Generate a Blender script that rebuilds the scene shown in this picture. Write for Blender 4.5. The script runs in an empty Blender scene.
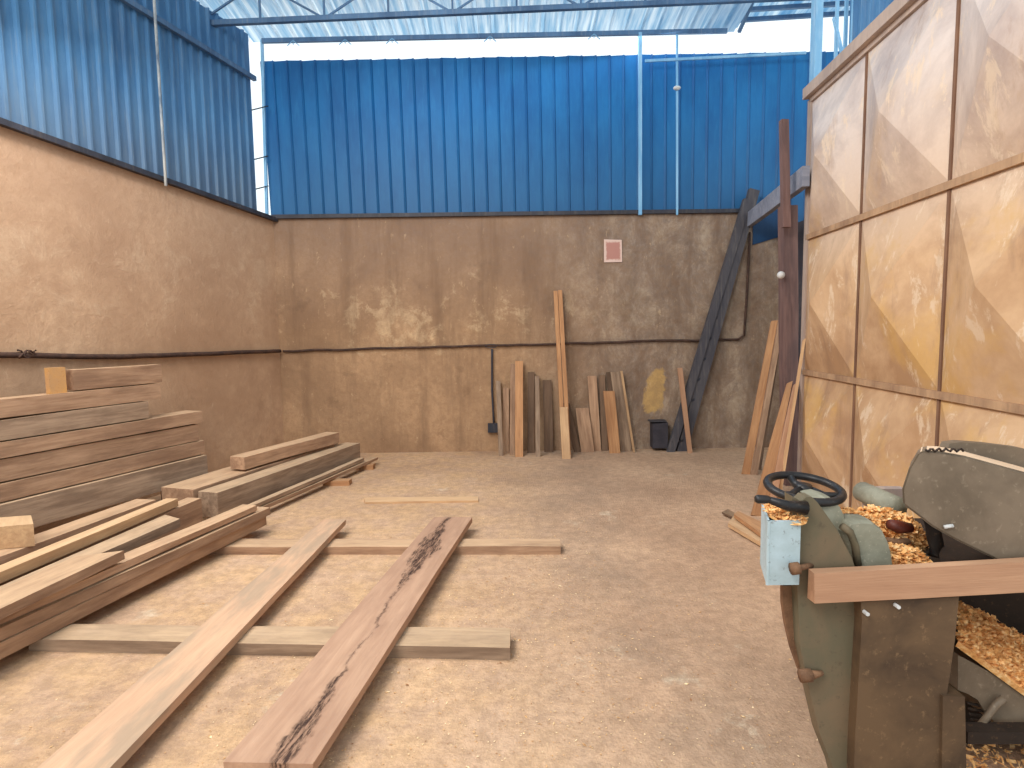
import bpy, bmesh, math, random
from mathutils import Vector, Matrix, noise
random.seed(7)
SC = bpy.context.scene
COL = SC.collection
V = Vector
# ------------------------------------------------------------------ camera
F = 600.0
PITCH = math.radians(5.14); ROLL = math.radians(-0.8)
CAMZ = 1.5
cam = bpy.data.cameras.new('camera'); camo = bpy.data.objects.new('camera', cam); COL.objects.link(camo)
cam.sensor_width = 36; cam.lens = F/1024*36; cam.clip_start = 0.05; cam.clip_end = 200
M = Matrix.Translation((0, 0, CAMZ)) @ Matrix.Rotation(math.pi/2-PITCH, 4, 'X') @ Matrix.Rotation(ROLL, 4, 'Z')
camo.matrix_world = M
SC.camera = camo
R3 = M.to_3x3(); C0 = V((0, 0, CAMZ))
def ray(px, py): return (R3 @ V(((px-512)/F, -(py-384)/F, -1))).normalized()
def onplane(px, py, p, n):
    d = ray(px, py); n = V(n); return C0 + d*((V(p)-C0).dot(n)/d.dot(n))
def Z(px, py, z=0.0): return onplane(px, py, (0, 0, z), (0, 0, 1))
def Y(px, py, y): return onplane(px, py, (0, y, 0), (0, 1, 0))
BY = 7.37                                    # the back wall
LK = 0.27                                     # left wall slant
_c = Z(283, 455, 0); LP = V((_c.x, BY, 0)); LD = V((LK, 1, 0)).normalized(); LN = V((1, -LK, 0)).normalized()
def LW(px, py, off=0): return onplane(px, py, LP+LN*off, LN)
GK = 0.075
GP = Y(808, 238, 5.41); GP.z = 0; GD = V((GK, 1, 0)).normalized(); GN = V((-1, GK, 0)).normalized()   # normal points into the room (-x)
def GW(px, py, off=0): return onplane(px, py, GP+GN*off, GN)
def gpt(s, z, off=0): return V((GP.x, GP.y, 0)) - GD*s + GN*off + V((0, 0, z))     # s metres toward the camera

# ------------------------------------------------------------------ materials
def srgb(r, g, b):
    f = lambda c: (c/255/12.92) if c/255 <= .04045 else ((c/255+.055)/1.055)**2.4
    return (f(r), f(g), f(b), 1)
MATS = {}
class NT:
    def __init__(s, name):
        s.m = bpy.data.materials.new(name); s.m.use_nodes = True; s.t = s.m.node_tree
        s.b = s.t.nodes['Principled BSDF']; s.tc = s.n('ShaderNodeTexCoord'); MATS[name] = s.m
    def n(s, k, **kw):
        o = s.t.nodes.new(k)
        for a, v in kw.items(): setattr(o, a, v)
        return o
    def l(s, a, b): s.t.links.new(a, b)
    def map(s, scale=(1, 1, 1), src='Object', rnd=False, loc=(0, 0, 0)):
        m = s.n('ShaderNodeMapping'); m.inputs['Scale'].default_value = scale; m.inputs['Location'].default_value = loc
        v = s.tc.outputs[src]
        if rnd:
            oi = s.n('ShaderNodeObjectInfo'); mu = s.n('ShaderNodeVectorMath', operation='SCALE'); mu.inputs[0].default_value = (37, 19, 23)
            s.l(oi.outputs['Random'], mu.inputs['Scale']); ad = s.n('ShaderNodeVectorMath', operation='ADD')
            s.l(v, ad.inputs[0]); s.l(mu.outputs[0], ad.inputs[1]); v = ad.outputs[0]
        s.l(v, m.inputs['Vector']); return m.outputs[0]
    def noise(s, vec, scale, detail=5, rough=.6, dist=0):
        o = s.n('ShaderNodeTexNoise'); o.inputs['Scale'].default_value = scale; o.inputs['Detail'].default_value = detail
        o.inputs['Roughness'].default_value = rough; o.inputs['Distortion'].default_value = dist; s.l(vec, o.inputs['Vector']); return o.outputs['Fac']
    def ramp(s, fac, stops, interp='LINEAR'):
        r = s.n('ShaderNodeValToRGB'); cr = r.color_ramp; cr.interpolation = interp
        while len(cr.elements) < len(stops): cr.elements.new(.5)
        for e, (p, c) in zip(cr.elements, stops): e.position = p; e.color = c if len(c) == 4 else (*c, 1)
        s.l(fac, r.inputs[0]); return r.outputs[0]
    def mix(s, fac, a, b, mode='MIX'):
        o = s.n('ShaderNodeMix', data_type='RGBA', blend_type=mode)
        for sock, v in ((o.inputs[0], fac), (o.inputs[6], a), (o.inputs[7], b)):
            if isinstance(v, (int, float)): sock.default_value = v
            elif isinstance(v, tuple): sock.default_value = v
            else: s.l(v, sock)
        return o.outputs[2]
    def math(s, op, a, b=None, clamp=False):
        o = s.n('ShaderNodeMath', operation=op); o.use_clamp = clamp
        for i, v in enumerate((a, b)):
            if v is None: continue
            if isinstance(v, (int, float)): o.inputs[i].default_value = v
            else: s.l(v, o.inputs[i])
        return o.outputs[0]
    def sep(s, vec):
        o = s.n('ShaderNodeSeparateXYZ'); s.l(vec, o.inputs[0]); return o.outputs
    def bump(s, h, strength=.3, dist=.01):
        o = s.n('ShaderNodeBump'); o.inputs['Strength'].default_value = strength; o.inputs['Distance'].default_value = dist
        s.l(h, o.inputs['Height']); s.l(o.outputs[0], s.b.inputs['Normal'])
    def out(s, col, rough=.85, metal=0):
        if isinstance(col, tuple): s.b.inputs['Base Color'].default_value = col
        else: s.l(col, s.b.inputs['Base Color'])
        s.b.inputs['Roughness'].default_value = rough; s.b.inputs['Metallic'].default_value = metal
        s.b.inputs['Specular IOR Level'].default_value = .3
        return s.m
BW = (0, 0, 0, 1); WH = (1, 1, 1, 1)
def wood(name, light, dark, stain=None, crack=False, stain_amt=.5, dust=.55):
    """grain along local X"""
    t = NT(name)
    v = t.map((1.1, 14, 14), rnd=True); v2 = t.map((1, 1, 1), rnd=True)
    g = t.noise(v, 2.2, 8, .65, .35)
    col = t.ramp(g, [(.28, dark), (.5, tuple((a+b)/2 for a, b in zip(light, dark))), (.72, light)])
    fine = t.noise(t.map((3, 90, 90), rnd=True), 2, 3, .6)
    col = t.mix(t.math('MULTIPLY', fine, .35), col, dark)
    bl = t.noise(t.map((1.4, 5, 5), rnd=True), 1.6, 5, .6)
    if stain: col = t.mix(t.math('MULTIPLY', t.ramp(bl, [(.45, BW), (.62, WH)]), stain_amt), col, stain)
    oi = t.n('ShaderNodeObjectInfo'); hsv = t.n('ShaderNodeHueSaturation'); hsv.inputs['Saturation'].default_value = .97
    t.l(t.math('ADD', t.math('MULTIPLY', oi.outputs['Random'], .28), .86), hsv.inputs['Value']); t.l(col, hsv.inputs['Color']); col = hsv.outputs[0]
    ge = t.n('ShaderNodeNewGeometry'); nz = t.sep(ge.outputs['Normal'])[2]
    topm = t.ramp(nz, [(.6, BW), (.9, WH)]); dn = t.ramp(t.noise(t.map((2, 5, 5), rnd=True), 2.2, 6, .7), [(.3, (.35, .35, .35)), (.7, WH)])
    if not crack and dust: col = t.mix(t.math('MULTIPLY', t.math('MULTIPLY', topm, dn), dust), col, srgb(222, 188, 148))
    if crack:
        xyz = t.sep(t.tc.outputs['Object'])
        wob = t.noise(t.map((1.5, 0, 0)), 2.5, 4, .7)
        cen = t.math('MULTIPLY', t.math('SUBTRACT', wob, .5), .16)
        cen = t.math('ADD', cen, t.math('MULTIPLY', xyz[0], .03))
        d = t.math('ABSOLUTE', t.math('SUBTRACT', xyz[1], cen))
        g1 = lambda v_: (v_, v_, v_)
        wid = t.ramp(t.math('ADD', t.math('MULTIPLY', xyz[0], .3), .5), [(.05, g1(.05)), (.1, g1(.25)), (.16, g1(.3)), (.3, g1(1)), (.42, g1(.5)), (.5, g1(.16)), (.72, g1(.14)), (.86, g1(.6)), (.95, g1(.1))])
        wid = t.math('MULTIPLY', wid, .085)
        rag = t.noise(t.map((7, 45, 20)), 1.5, 7, .8)
        inside = t.math('SUBTRACT', wid, d); inside = t.math('MULTIPLY', inside, 60, True)
        ends = t.ramp(t.math('ADD', t.math('MULTIPLY', xyz[0], .3), .5), [(.05, BW), (.14, WH), (.93, WH), (.99, BW)])
        msk = t.math('MULTIPLY', t.math('MULTIPLY', inside, t.ramp(rag, [(.44, BW), (.56, WH)])), ends, True)
        soft = t.math('MULTIPLY', t.math('MULTIPLY', t.math('MULTIPLY', t.math('SUBTRACT', t.math('ADD', wid, .02), d), 12, True), ends), .45)
        col = t.mix(soft, col, srgb(120, 84, 66)); col = t.mix(msk, col, srgb(62, 42, 34))
        t.bump(t.math('SUBTRACT', g, msk), .5, .006)
    else: t.bump(t.math('ADD', g, fine), .25, .004)
    return t.out(col, .8)
wood('wood_grey', srgb(184, 156, 128), srgb(122, 98, 78), srgb(100, 78, 62))
wood('wood_tan', srgb(200, 162, 128), srgb(140, 106, 80), srgb(118, 88, 68))
wood('wood_pale', srgb(216, 178, 132), srgb(170, 130, 92), srgb(146, 110, 80), stain_amt=.3)
wood('wood_orange', srgb(202, 152, 104), srgb(154, 106, 68), srgb(132, 92, 62), stain_amt=.3, dust=.2)
wood('wood_dark', srgb(136, 108, 84), srgb(92, 70, 54), srgb(80, 62, 50), dust=.3)
wood('wood_pink', srgb(200, 162, 130), srgb(172, 134, 106), srgb(142, 124, 104), stain_amt=.7, dust=.15)
wood('wood_cracked', srgb(196, 158, 128), srgb(166, 128, 102), srgb(146, 110, 88), crack=True, stain_amt=.4, dust=0)
wood('wood_board', srgb(204, 158, 122), srgb(176, 130, 98), srgb(160, 118, 90), stain_amt=.3, dust=.1)
wood('wood_blue_grey', srgb(160, 160, 168), srgb(120, 124, 138), srgb(108, 110, 122), dust=0)
wood('wood_umber', srgb(136, 106, 98), srgb(96, 72, 68), srgb(86, 70, 70), dust=0)
def sheetpaint(name, base, dark, dust, dustlow=None, rough=.55, lo=2.9, hi=3.9, noise_s=3):
    t = NT(name); v = t.map((1, 1, .35)); n1 = t.noise(v, noise_s, 6, .65); n2 = t.noise(t.map((6, 6, .5)), 6, 4, .6)
    col = t.mix(t.ramp(n1, [(.35, BW), (.65, WH)]), base, dark)
    col = t.mix(t.math('MULTIPLY', t.ramp(n2, [(.52, BW), (.75, WH)]), .45), col, dust)
    if dustlow:
        z = t.sep(t.tc.outputs['Object'])[2]
        mr = t.n('ShaderNodeMapRange'); mr.inputs[1].default_value = lo; mr.inputs[2].default_value = hi; mr.inputs[3].default_value = .75; mr.inputs[4].default_value = 0
        t.l(t.math('ADD', z, t.math('MULTIPLY', n1, .5)), mr.inputs[0]); col = t.mix(mr.outputs[0], col, dustlow)
    t.bump(n2, .1, .005)
    return t.out(col, rough)
sheetpaint('blue_sheet', srgb(84, 134, 176), srgb(64, 108, 150), srgb(124, 142, 156), srgb(104, 104, 100), lo=2.8, hi=4.0)
sheetpaint('blue_sheet_dusty', srgb(200, 202, 198), srgb(100, 118, 136), srgb(214, 206, 190), srgb(150, 138, 122), lo=2.9, hi=3.8, noise_s=14)
sheetpaint('blue_sheet_back', srgb(24, 108, 166), srgb(16, 90, 146), srgb(44, 122, 172), srgb(48, 84, 112), lo=2.6, hi=4.4)
sheetpaint('blue_ridge_back', srgb(18, 96, 152), srgb(14, 80, 134), srgb(50, 120, 168), srgb(42, 76, 102), lo=2.6, hi=4.4)
sheetpaint('steel_blue', srgb(88, 122, 156), srgb(64, 92, 124), srgb(130, 140, 150))
sheetpaint('steel_light', srgb(140, 186, 216), srgb(100, 156, 196), srgb(190, 210, 224))
sheetpaint('steel_dark', srgb(62, 62, 70), srgb(40, 40, 46), srgb(100, 92, 84))
sheetpaint('steel_dust', srgb(188, 166, 150), srgb(150, 134, 126), srgb(206, 180, 150), rough=.8)
sheetpaint('ladder_steel', srgb(88, 84, 86), srgb(64, 62, 68), srgb(128, 118, 108), rough=.8)
sheetpaint('gate_frame', srgb(190, 154, 118), srgb(150, 118, 92), srgb(120, 92, 72), rough=.8, noise_s=6)
sheetpaint('gate_seam', srgb(132, 98, 76), srgb(104, 76, 60), srgb(166, 132, 104), rough=.8, noise_s=8)
sheetpaint('blue_sheet_shade', srgb(18, 60, 98), srgb(14, 48, 80), srgb(40, 62, 84))  # blue darkened to carry the shade below the loft beam
def plaster(name, mid, dark, pale, zc, zw, pale_amt, top=None, stain=(90, 66, 48), grey_right=False):
    t = NT(name); v = t.map(); z = t.sep(v)[2]
    n1 = t.noise(v, .9, 7, .62, .3); n2 = t.noise(v, 3.2, 9, .7, .5); n3 = t.noise(v, 26, 4, .6); n4 = t.noise(t.map((3, 3, .5)), 1.6, 5, .6)
    col = t.mix(t.ramp(n1, [(.36, BW), (.62, WH)]), dark, mid)
    col = t.mix(t.math('MULTIPLY', t.ramp(n4, [(.5, BW), (.7, WH)]), .4), col, dark)
    # pale flaking band round height zc
    band = t.math('SUBTRACT', 1, t.math('DIVIDE', t.math('ABSOLUTE', t.math('SUBTRACT', z, zc)), zw), True)
    pm = t.ramp(t.math('ADD', t.math('ADD', n2, t.math('MULTIPLY', t.math('SUBTRACT', band, .9), .22)), t.math('MULTIPLY', t.math('SUBTRACT', n1, .5), .5)), [(.5, BW), (.57, WH)])
    col = t.mix(t.math('MULTIPLY', pm, pale_amt), col, pale)
    dm = t.ramp(t.noise(t.map(loc=(7, 3, 1)), 2.3, 8, .7), [(.58, BW), (.68, WH)])
    col = t.mix(t.math('MULTIPLY', dm, .45), col, srgb(*stain))
    if top:
        mr = t.n('ShaderNodeMapRange'); mr.inputs[1].default_value = 1.5; mr.inputs[2].default_value = 2.9
        t.l(z, mr.inputs[0]); col = t.mix(t.math('MULTIPLY', mr.outputs[0], .6), col, top)
    col = t.mix(t.math('MULTIPLY', n3, .2), col, dark)
    if grey_right:
        x = t.sep(v)[0]; mx_ = t.n('ShaderNodeMapRange'); mx_.inputs[1].default_value = .3; mx_.inputs[2].default_value = 1.8; t.l(t.math('ADD', x, t.math('MULTIPLY', n1, .6)), mx_.inputs[0])
        gtex = t.ramp(t.noise(t.map((1.2, 1, .8), loc=(3, 3, 3)), 2.8, 9, .78, .4), [(.36, srgb(88, 78, 74)), (.5, srgb(134, 122, 112)), (.62, srgb(178, 162, 142))])
        col = t.mix(t.math('MULTIPLY', mx_.outputs[0], .7), col, gtex)
        vs = t.ramp(t.noise(t.map((2.2, 1, .25), loc=(1, 0, 8)), 2.2, 6, .65), [(.5, BW), (.66, WH)]); col = t.mix(t.math('MULTIPLY', vs, .45), col, srgb(104, 80, 62))
        c_ = Y(655, 393, BY); dv = t.n('ShaderNodeVectorMath', operation='DISTANCE'); dv.inputs[1].default_value = (c_.x, 0, c_.z)
        mp = t.map((1, 0, .55)); dv.inputs[1].default_value = (c_.x, 0, c_.z*.55); t.l(mp, dv.inputs[0])
        ym = t.ramp(t.math('ADD', dv.outputs['Value'], t.math('MULTIPLY', t.math('SUBTRACT', n2, .5), .35)), [(.13, WH), (.16, BW)])
        col = t.mix(t.math('MULTIPLY', ym, .85), col, srgb(196, 158, 96))
    fn = t.noise(v, 11, 9, .82); col = t.mix(t.math('MULTIPLY', t.ramp(fn, [(.4, WH), (.6, BW)]), .5), col, dark)
    sc_ = t.ramp(t.noise(t.map((2, 2, 1), loc=(4, 4, 4)), 7, 9, .8), [(.6, BW), (.66, WH)]); col = t.mix(t.math('MULTIPLY', sc_, .35), col, pale)
    t.bump(t.math('ADD', n2, t.math('MULTIPLY', fn, .6)), .5, .025)
    return t.out(col, .92)
plaster('plaster_back', srgb(186, 150, 114), srgb(136, 106, 80), srgb(216, 186, 146), 1.75, .8, .6, srgb(132, 116, 108), grey_right=True)
plaster('plaster_left', srgb(208, 172, 138), srgb(170, 134, 104), srgb(220, 192, 160), 2.2, 1.0, .35, srgb(190, 158, 132), stain=(132, 98, 72))
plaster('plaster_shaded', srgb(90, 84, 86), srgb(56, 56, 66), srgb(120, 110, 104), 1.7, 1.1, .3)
def floor_mat():
    t = NT('concrete_floor'); v = t.map()
    n1 = t.noise(v, .7, 7, .6, .4); n2 = t.noise(v, 4, 8, .7, .3); n3 = t.noise(v, 60, 3, .6); n4 = t.noise(v, 1.6, 8, .72, .2)
    col = t.mix(t.ramp(n1, [(.36, BW), (.64, WH)]), srgb(180, 146, 118), srgb(210, 174, 142))
    xyz = t.sep(v)
    # greyer walked strip to the right of the planks
    gx = t.math('SUBTRACT', 1, t.math('MULTIPLY', t.math('ABSOLUTE', t.math('SUBTRACT', xyz[0], .55)), 1.1), True)
    col = t.mix(t.math('MULTIPLY', t.math('MULTIPLY', gx, t.ramp(n4, [(.4, BW), (.6, WH)])), .55), col, srgb(142, 122, 104))
    # orange sawdust on the left half
    sx = t.n('ShaderNodeMapRange'); sx.inputs[1].default_value = .6; sx.inputs[2].default_value = -.6; t.l(xyz[0], sx.inputs[0])
    col = t.mix(t.math('MULTIPLY', t.math('MULTIPLY', sx.outputs[0], t.ramp(n2, [(.4, BW), (.6, WH)])), .6), col, srgb(212, 172, 126))
    pale = t.ramp(t.noise(t.map(loc=(2.2, 5.1, 0)), 1.9, 9, .75), [(.6, BW), (.68, WH)])
    col = t.mix(t.math('MULTIPLY', pale, .7), col, srgb(214, 196, 170))
    dk = t.ramp(t.noise(t.map(loc=(9.2, 1.1, 0)), 2.6, 9, .75), [(.62, BW), (.74, WH)])
    col = t.mix(t.math('MULTIPLY', dk, .6), col, srgb(104, 80, 60))
    fn = t.noise(v, 14, 8, .8); col = t.mix(t.math('MULTIPLY', t.ramp(fn, [(.42, WH), (.58, BW)]), .35), col, srgb(116, 90, 68))
    sp = t.ramp(n3, [(.62, BW), (.7, WH)]); col = t.mix(t.math('MULTIPLY', sp, .4), col, srgb(232, 200, 150))
    sp2 = t.ramp(t.noise(v, 38, 4, .7), [(.66, BW), (.74, WH)]); col = t.mix(t.math('MULTIPLY', sp2, .4), col, srgb(120, 90, 66))
    t.bump(t.math('ADD', n2, n3), .45, .02)
    return t.out(col, .75)
floor_mat()
def gate_mat():
    t = NT('gate_sheet'); v = t.map(); z = t.sep(v)[2]
    n1 = t.noise(v, 1.4, 8, .65, .4); n2 = t.noise(t.map((2, 2, .8)), 3.2, 9, .75, .4); n3 = t.noise(v, 40, 3)
    hz = t.n('ShaderNodeMapRange'); hz.inputs[1].default_value = 1.9; hz.inputs[2].default_value = 3.1; t.l(z, hz.inputs[0])
    low = t.mix(t.ramp(n1, [(.4, BW), (.6, WH)]), srgb(176, 138, 102), srgb(208, 172, 134))
    up = t.mix(t.ramp(n1, [(.4, BW), (.6, WH)]), srgb(172, 162, 160), srgb(214, 202, 194))
    col = t.mix(hz.outputs[0], low, up)
    ye = t.ramp(t.noise(t.map(loc=(3, 1, 5)), 1.3, 7, .65, .3), [(.52, BW), (.64, WH)])
    inv = t.math('SUBTRACT', 1, hz.outputs[0])
    col = t.mix(t.math('MULTIPLY', t.math('MULTIPLY', ye, inv), .65), col, srgb(206, 162, 92))
    scr = t.ramp(n2, [(.55, BW), (.6, WH)]); col = t.mix(t.math('MULTIPLY', scr, .6), col, srgb(224, 202, 174))
    dk = t.ramp(t.noise(t.map((2, 2, .5), loc=(4, 9, 2)), 1.8, 8, .7), [(.57, BW), (.68, WH)]); col = t.mix(t.math('MULTIPLY', dk, .5), col, srgb(142, 112, 92))
    col = t.mix(t.math('MULTIPLY', n3, .2), col, srgb(170, 130, 96))
    t.bump(n2, .15, .01)
    return t.out(col, .7)
gate_mat()
def roof_mat():
    t = NT('roof_sheet'); n1 = t.noise(t.map((9, .5, 1)), 2, 5, .6)
    col = t.mix(t.ramp(n1, [(.4, BW), (.65, WH)]), srgb(156, 194, 220), srgb(238, 246, 250))
    t.out(col, .6)
    tr = t.n('ShaderNodeBsdfTranslucent'); t.l(col, tr.inputs[0]); mx = t.n('ShaderNodeMixShader')
    y = t.sep(t.tc.outputs['Object'])[1]
    mr = t.n('ShaderNodeMapRange'); mr.inputs[1].default_value = 5.9; mr.inputs[2].default_value = 7.2; mr.inputs[3].default_value = .25; mr.inputs[4].default_value = .9
    t.l(y, mr.inputs[0]); t.l(mr.outputs[0], mx.inputs[0]); t.l(t.b.outputs[0], mx.inputs[1]); t.l(tr.outputs[0], mx.inputs[2])
    t.l(mx.outputs[0], t.t.nodes['Material Output'].inputs[0])
roof_mat()
def metalpaint(name, base, worn, dark, rough=.6, sc=5, speck=True):
    t = NT(name); v = t.map(); n1 = t.noise(v, sc, 7, .65, .3); n2 = t.noise(v, sc*9, 5, .7)
    col = t.mix(t.ramp(n1, [(.38, BW), (.64, WH)]), base, worn)
    if speck: col = t.mix(t.math('MULTIPLY', t.ramp(n2, [(.58, BW), (.68, WH)]), .6), col, dark)
    t.bump(n1, .2, .004); return t.out(col, rough)
metalpaint('machine_green', srgb(98, 90, 70), srgb(114, 96, 74), srgb(84, 74, 58), .7)
metalpaint('machine_casting', srgb(146, 144, 126), srgb(120, 116, 98), srgb(176, 168, 148), .7, 9)
metalpaint('machine_brown', srgb(100, 78, 56), srgb(70, 54, 40), srgb(126, 100, 72), .6, 4)
metalpaint('machine_hood', srgb(124, 108, 90), srgb(102, 88, 72), srgb(148, 132, 112), .5, 5)
metalpaint('machine_dark', srgb(50, 38, 30), srgb(30, 24, 20), srgb(90, 66, 46), .7)
metalpaint('box_blue', srgb(172, 190, 196), srgb(150, 166, 168), srgb(96, 84, 76), .55, 7)
metalpaint('rust', srgb(128, 94, 68), srgb(98, 70, 50), srgb(160, 124, 94), .8, 20)
metalpaint('dust_top', srgb(226, 196, 164), srgb(206, 178, 150), srgb(190, 156, 120), .8, 6)
metalpaint('black_iron', srgb(40, 38, 38), srgb(26, 25, 26), srgb(84, 76, 70), .4, 12)
metalpaint('cable_dark', srgb(58, 42, 36), srgb(86, 62, 50), srgb(40, 30, 26), .8, 12)
metalpaint('dark_box', srgb(64, 60, 66), srgb(46, 44, 50), srgb(92, 80, 72), .8, 9)
metalpaint('dark_red_wood', srgb(98, 44, 30), srgb(68, 28, 20), srgb(130, 66, 44), .5, 20)
metalpaint('orange_paint', srgb(200, 150, 90), srgb(186, 144, 100), srgb(170, 110, 60), .8, 8)
metalpaint('grey_plastic', srgb(206, 206, 204), srgb(186, 184, 180), srgb(160, 150, 140), .5, 8)
def notice_mat():
    t = NT('faded_notice'); v = t.tc.outputs['Generated']; x = t.sep(v)
    n = t.noise(v, 6, 6, .7)
    ex = t.math('ABSOLUTE', t.math('SUBTRACT', x[0], .5)); ez = t.math('ABSOLUTE', t.math('SUBTRACT', x[2], .5))
    e = t.math('ADD', t.math('MAXIMUM', ex, ez), t.math('MULTIPLY', t.math('SUBTRACT', n, .5), .25))
    return t.out(t.ramp(e, [(.34, srgb(178, 128, 116)), (.42, srgb(214, 186, 172))]), .9)
notice_mat()
def shav_mat():
    t = NT('wood_shavings'); v = t.map(); n1 = t.noise(v, 45, 3, .7); n2 = t.noise(v, 6, 3, .6)
    col = t.ramp(n1, [(.3, srgb(196, 132, 72)), (.5, srgb(238, 184, 116)), (.68, srgb(255, 226, 172))])
    col = t.mix(t.math('MULTIPLY', n2, .3), col, srgb(206, 130, 66)); return t.out(col, .8)
shav_mat()
def shav_mat2():
    t = NT('floor_chip'); v = t.map(); n1 = t.noise(v, 25, 2, .7)
    return t.out(t.ramp(n1, [(.36, srgb(150, 106, 70)), (.5, srgb(214, 168, 116)), (.62, srgb(244, 220, 176))]), .85)
shav_mat2()

# ------------------------------------------------------------------ object helpers
def tag(o, label=None, cat=None, group=None, kind=None):
    if label: o['label'] = label
    if cat: o['category'] = cat
    if group: o['group'] = group
    if kind: o['kind'] = kind
    return o
def link(name, bm, mats, parent=None, loc=None, rot=None, smooth=False):
    bmesh.ops.recalc_face_normals(bm, faces=bm.faces)
    me = bpy.data.meshes.new(name); bm.to_mesh(me); bm.free()
    for m in (mats if isinstance(mats, (list, tuple)) else [mats]): me.materials.append(MATS[m])
    if smooth:
        for p in me.polygons: p.use_smooth = True
    o = bpy.data.objects.new(name, me); COL.objects.link(o)
    if parent: o.parent = parent
    if loc is not None: o.location = loc
    if rot is not None: o.rotation_euler = rot
    return o
def empty(name, loc, label, cat, group=None):
    o = bpy.data.objects.new(name, None); COL.objects.link(o); o.location = loc; o.empty_display_size = .1
    return tag(o, label, cat, group)
def rel(o, parent):
    """parent without moving (meshes are written in world coordinates; parents only carry a location)"""
    o.parent = parent; o.location = o.location - parent.location; return o
def prism(bm, pts, vec, mi=0):
    a = [bm.verts.new(p) for p in pts]; b = [bm.verts.new(V(p)+V(vec)) for p in pts]; n = len(pts); fs = []
    fs.append(bm.faces.new(a)); fs.append(bm.faces.new(b[::-1]))
    for i in range(n): fs.append(bm.faces.new((a[i], b[i], b[(i+1) % n], a[(i+1) % n])))
    for f in fs: f.material_index = mi
    return fs
def bar(bm, a, b, w, h=None, up=V((0, 0, 1)), mi=0):
    a = V(a); b = V(b); h = h or w; d = (b-a).normalized(); s = d.cross(up)
    if s.length < 1e-3: s = d.cross(V((0, 1, 0)))
    s.normalize(); u = s.cross(d)
    prism(bm, [a+s*w/2+u*h/2, a-s*w/2+u*h/2, a-s*w/2-u*h/2, a+s*w/2-u*h/2], b-a, mi)
def tube(bm, pts, r, n=8, cap=True, mi=0):
    rings = []; pts = [V(p) for p in pts]; rs = r if isinstance(r, (list, tuple)) else [r]*len(pts)
    for i, p in enumerate(pts):
        d = (pts[min(i+1, len(pts)-1)]-pts[max(i-1, 0)]).normalized(); up = V((0, 0, 1)) if abs(d.z) < .9 else V((0, 1, 0))
        s = d.cross(up).normalized(); u = s.cross(d)
        rings.append([bm.verts.new(p+(s*math.cos(t)+u*math.sin(t))*rs[i]) for t in (2*math.pi*k/n for k in range(n))])
    for r0, r1 in zip(rings, rings[1:]):
        for k in range(n):
            f = bm.faces.new((r0[k], r0[(k+1) % n], r1[(k+1) % n], r1[k])); f.material_index = mi
    if cap: bm.faces.new(rings[0]); bm.faces.new(rings[-1][::-1])
def bev(bm, w=.004, seg=1):
    bmesh.ops.bevel(bm, geom=[e for e in bm.edges if e.is_manifold and e.calc_face_angle(0) > .5], offset=w, segments=seg, affect='EDGES')
TREG = {}
def slab(name, corners, thick, mat, label, cat, group=None, up=None, jitter=.0025, kind=None, parent=None, chips=True):
    """sawn timber: corners FL, FR, NR, NL of its top face in the world; grain runs far->near"""
    FL, FR, NR, NL = [V(c) for c in corners]
    a = (FL+FR)/2; b = (NL+NR)/2; x = (b-a).normalized()
    n = ((NR-FL).cross(FR-NL)).normalized()
    if up is not None and n.dot(V(up)) < 0: n = -n
    elif up is None and n.z < 0: n = -n
    yv = n.cross(x).normalized(); z = x.cross(yv)
    ctr = (a+b)/2 - z*thick/2
    R = Matrix((x, yv, z)).transposed(); Ri = R.transposed()
    L = (b-a).length; ns = max(3, int(L/.22)); bm = bmesh.new(); rings = []
    sd = random.uniform(0, 100)
    for i in range(ns+1):
        t = i/ns; l = FL.lerp(NL, t); r = FR.lerp(NR, t); ring = []
        for k, (p, dz) in enumerate(((l, 0), (r, 0), (r, -thick), (l, -thick))):
            q = Ri @ (p+z*dz-ctr)
            if dz: q.y *= .995
            j = V((0, noise.noise(V((t*L*1.6, k*3.1, sd))), noise.noise(V((t*L*1.3, sd, k//2*2.2)))))*jitter*2
            if thick < .0155: j *= .3
            if i in (0, ns): q.x += random.uniform(-1, 1)*jitter
            ring.append(bm.verts.new(q+j))
        rings.append(ring)
    for r0, r1 in zip(rings, rings[1:]):
        for k in range(4): bm.faces.new((r0[k], r0[(k+1) % 4], r1[(k+1) % 4], r1[k]))
    bm.faces.new(rings[0]); bm.faces.new(rings[-1][::-1])
    bev(bm, min(.004, thick*.12), 1)
    o = link(name, bm, mat, parent); o.matrix_world = Matrix.Translation(ctr) @ R.to_4x4()
    if parent is None: tag(o, label, cat, group, kind)
    return o
def T(name, far, near, ztop, w, h, mat, label, group=None, ext=0.0, extf=0.0, cat='timber', left=True, clampx=True):
    """a timber lying level: far/near = pixels on its visible top edge"""
    A = Z(*far, ztop); B = Z(*near, ztop); d = (B-A).normalized(); A = A-d*extf; B = B+d*ext
    s = V((0, 0, 1)).cross(d).normalized()
    if (s.x > 0) == left: s = -s
    return slab(name, (A+s*w, A, B, B+s*w), h, mat, label, cat, group)

# ------------------------------------------------------------------ setting
bm = bmesh.new(); prism(bm, [(-6, -3, -.1), (6, -3, -.1), (6, 9.5, -.1), (-6, 9.5, -.1)], (0, 0, .1))
tag(link('floor', bm, 'concrete_floor'), kind='structure')
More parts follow.
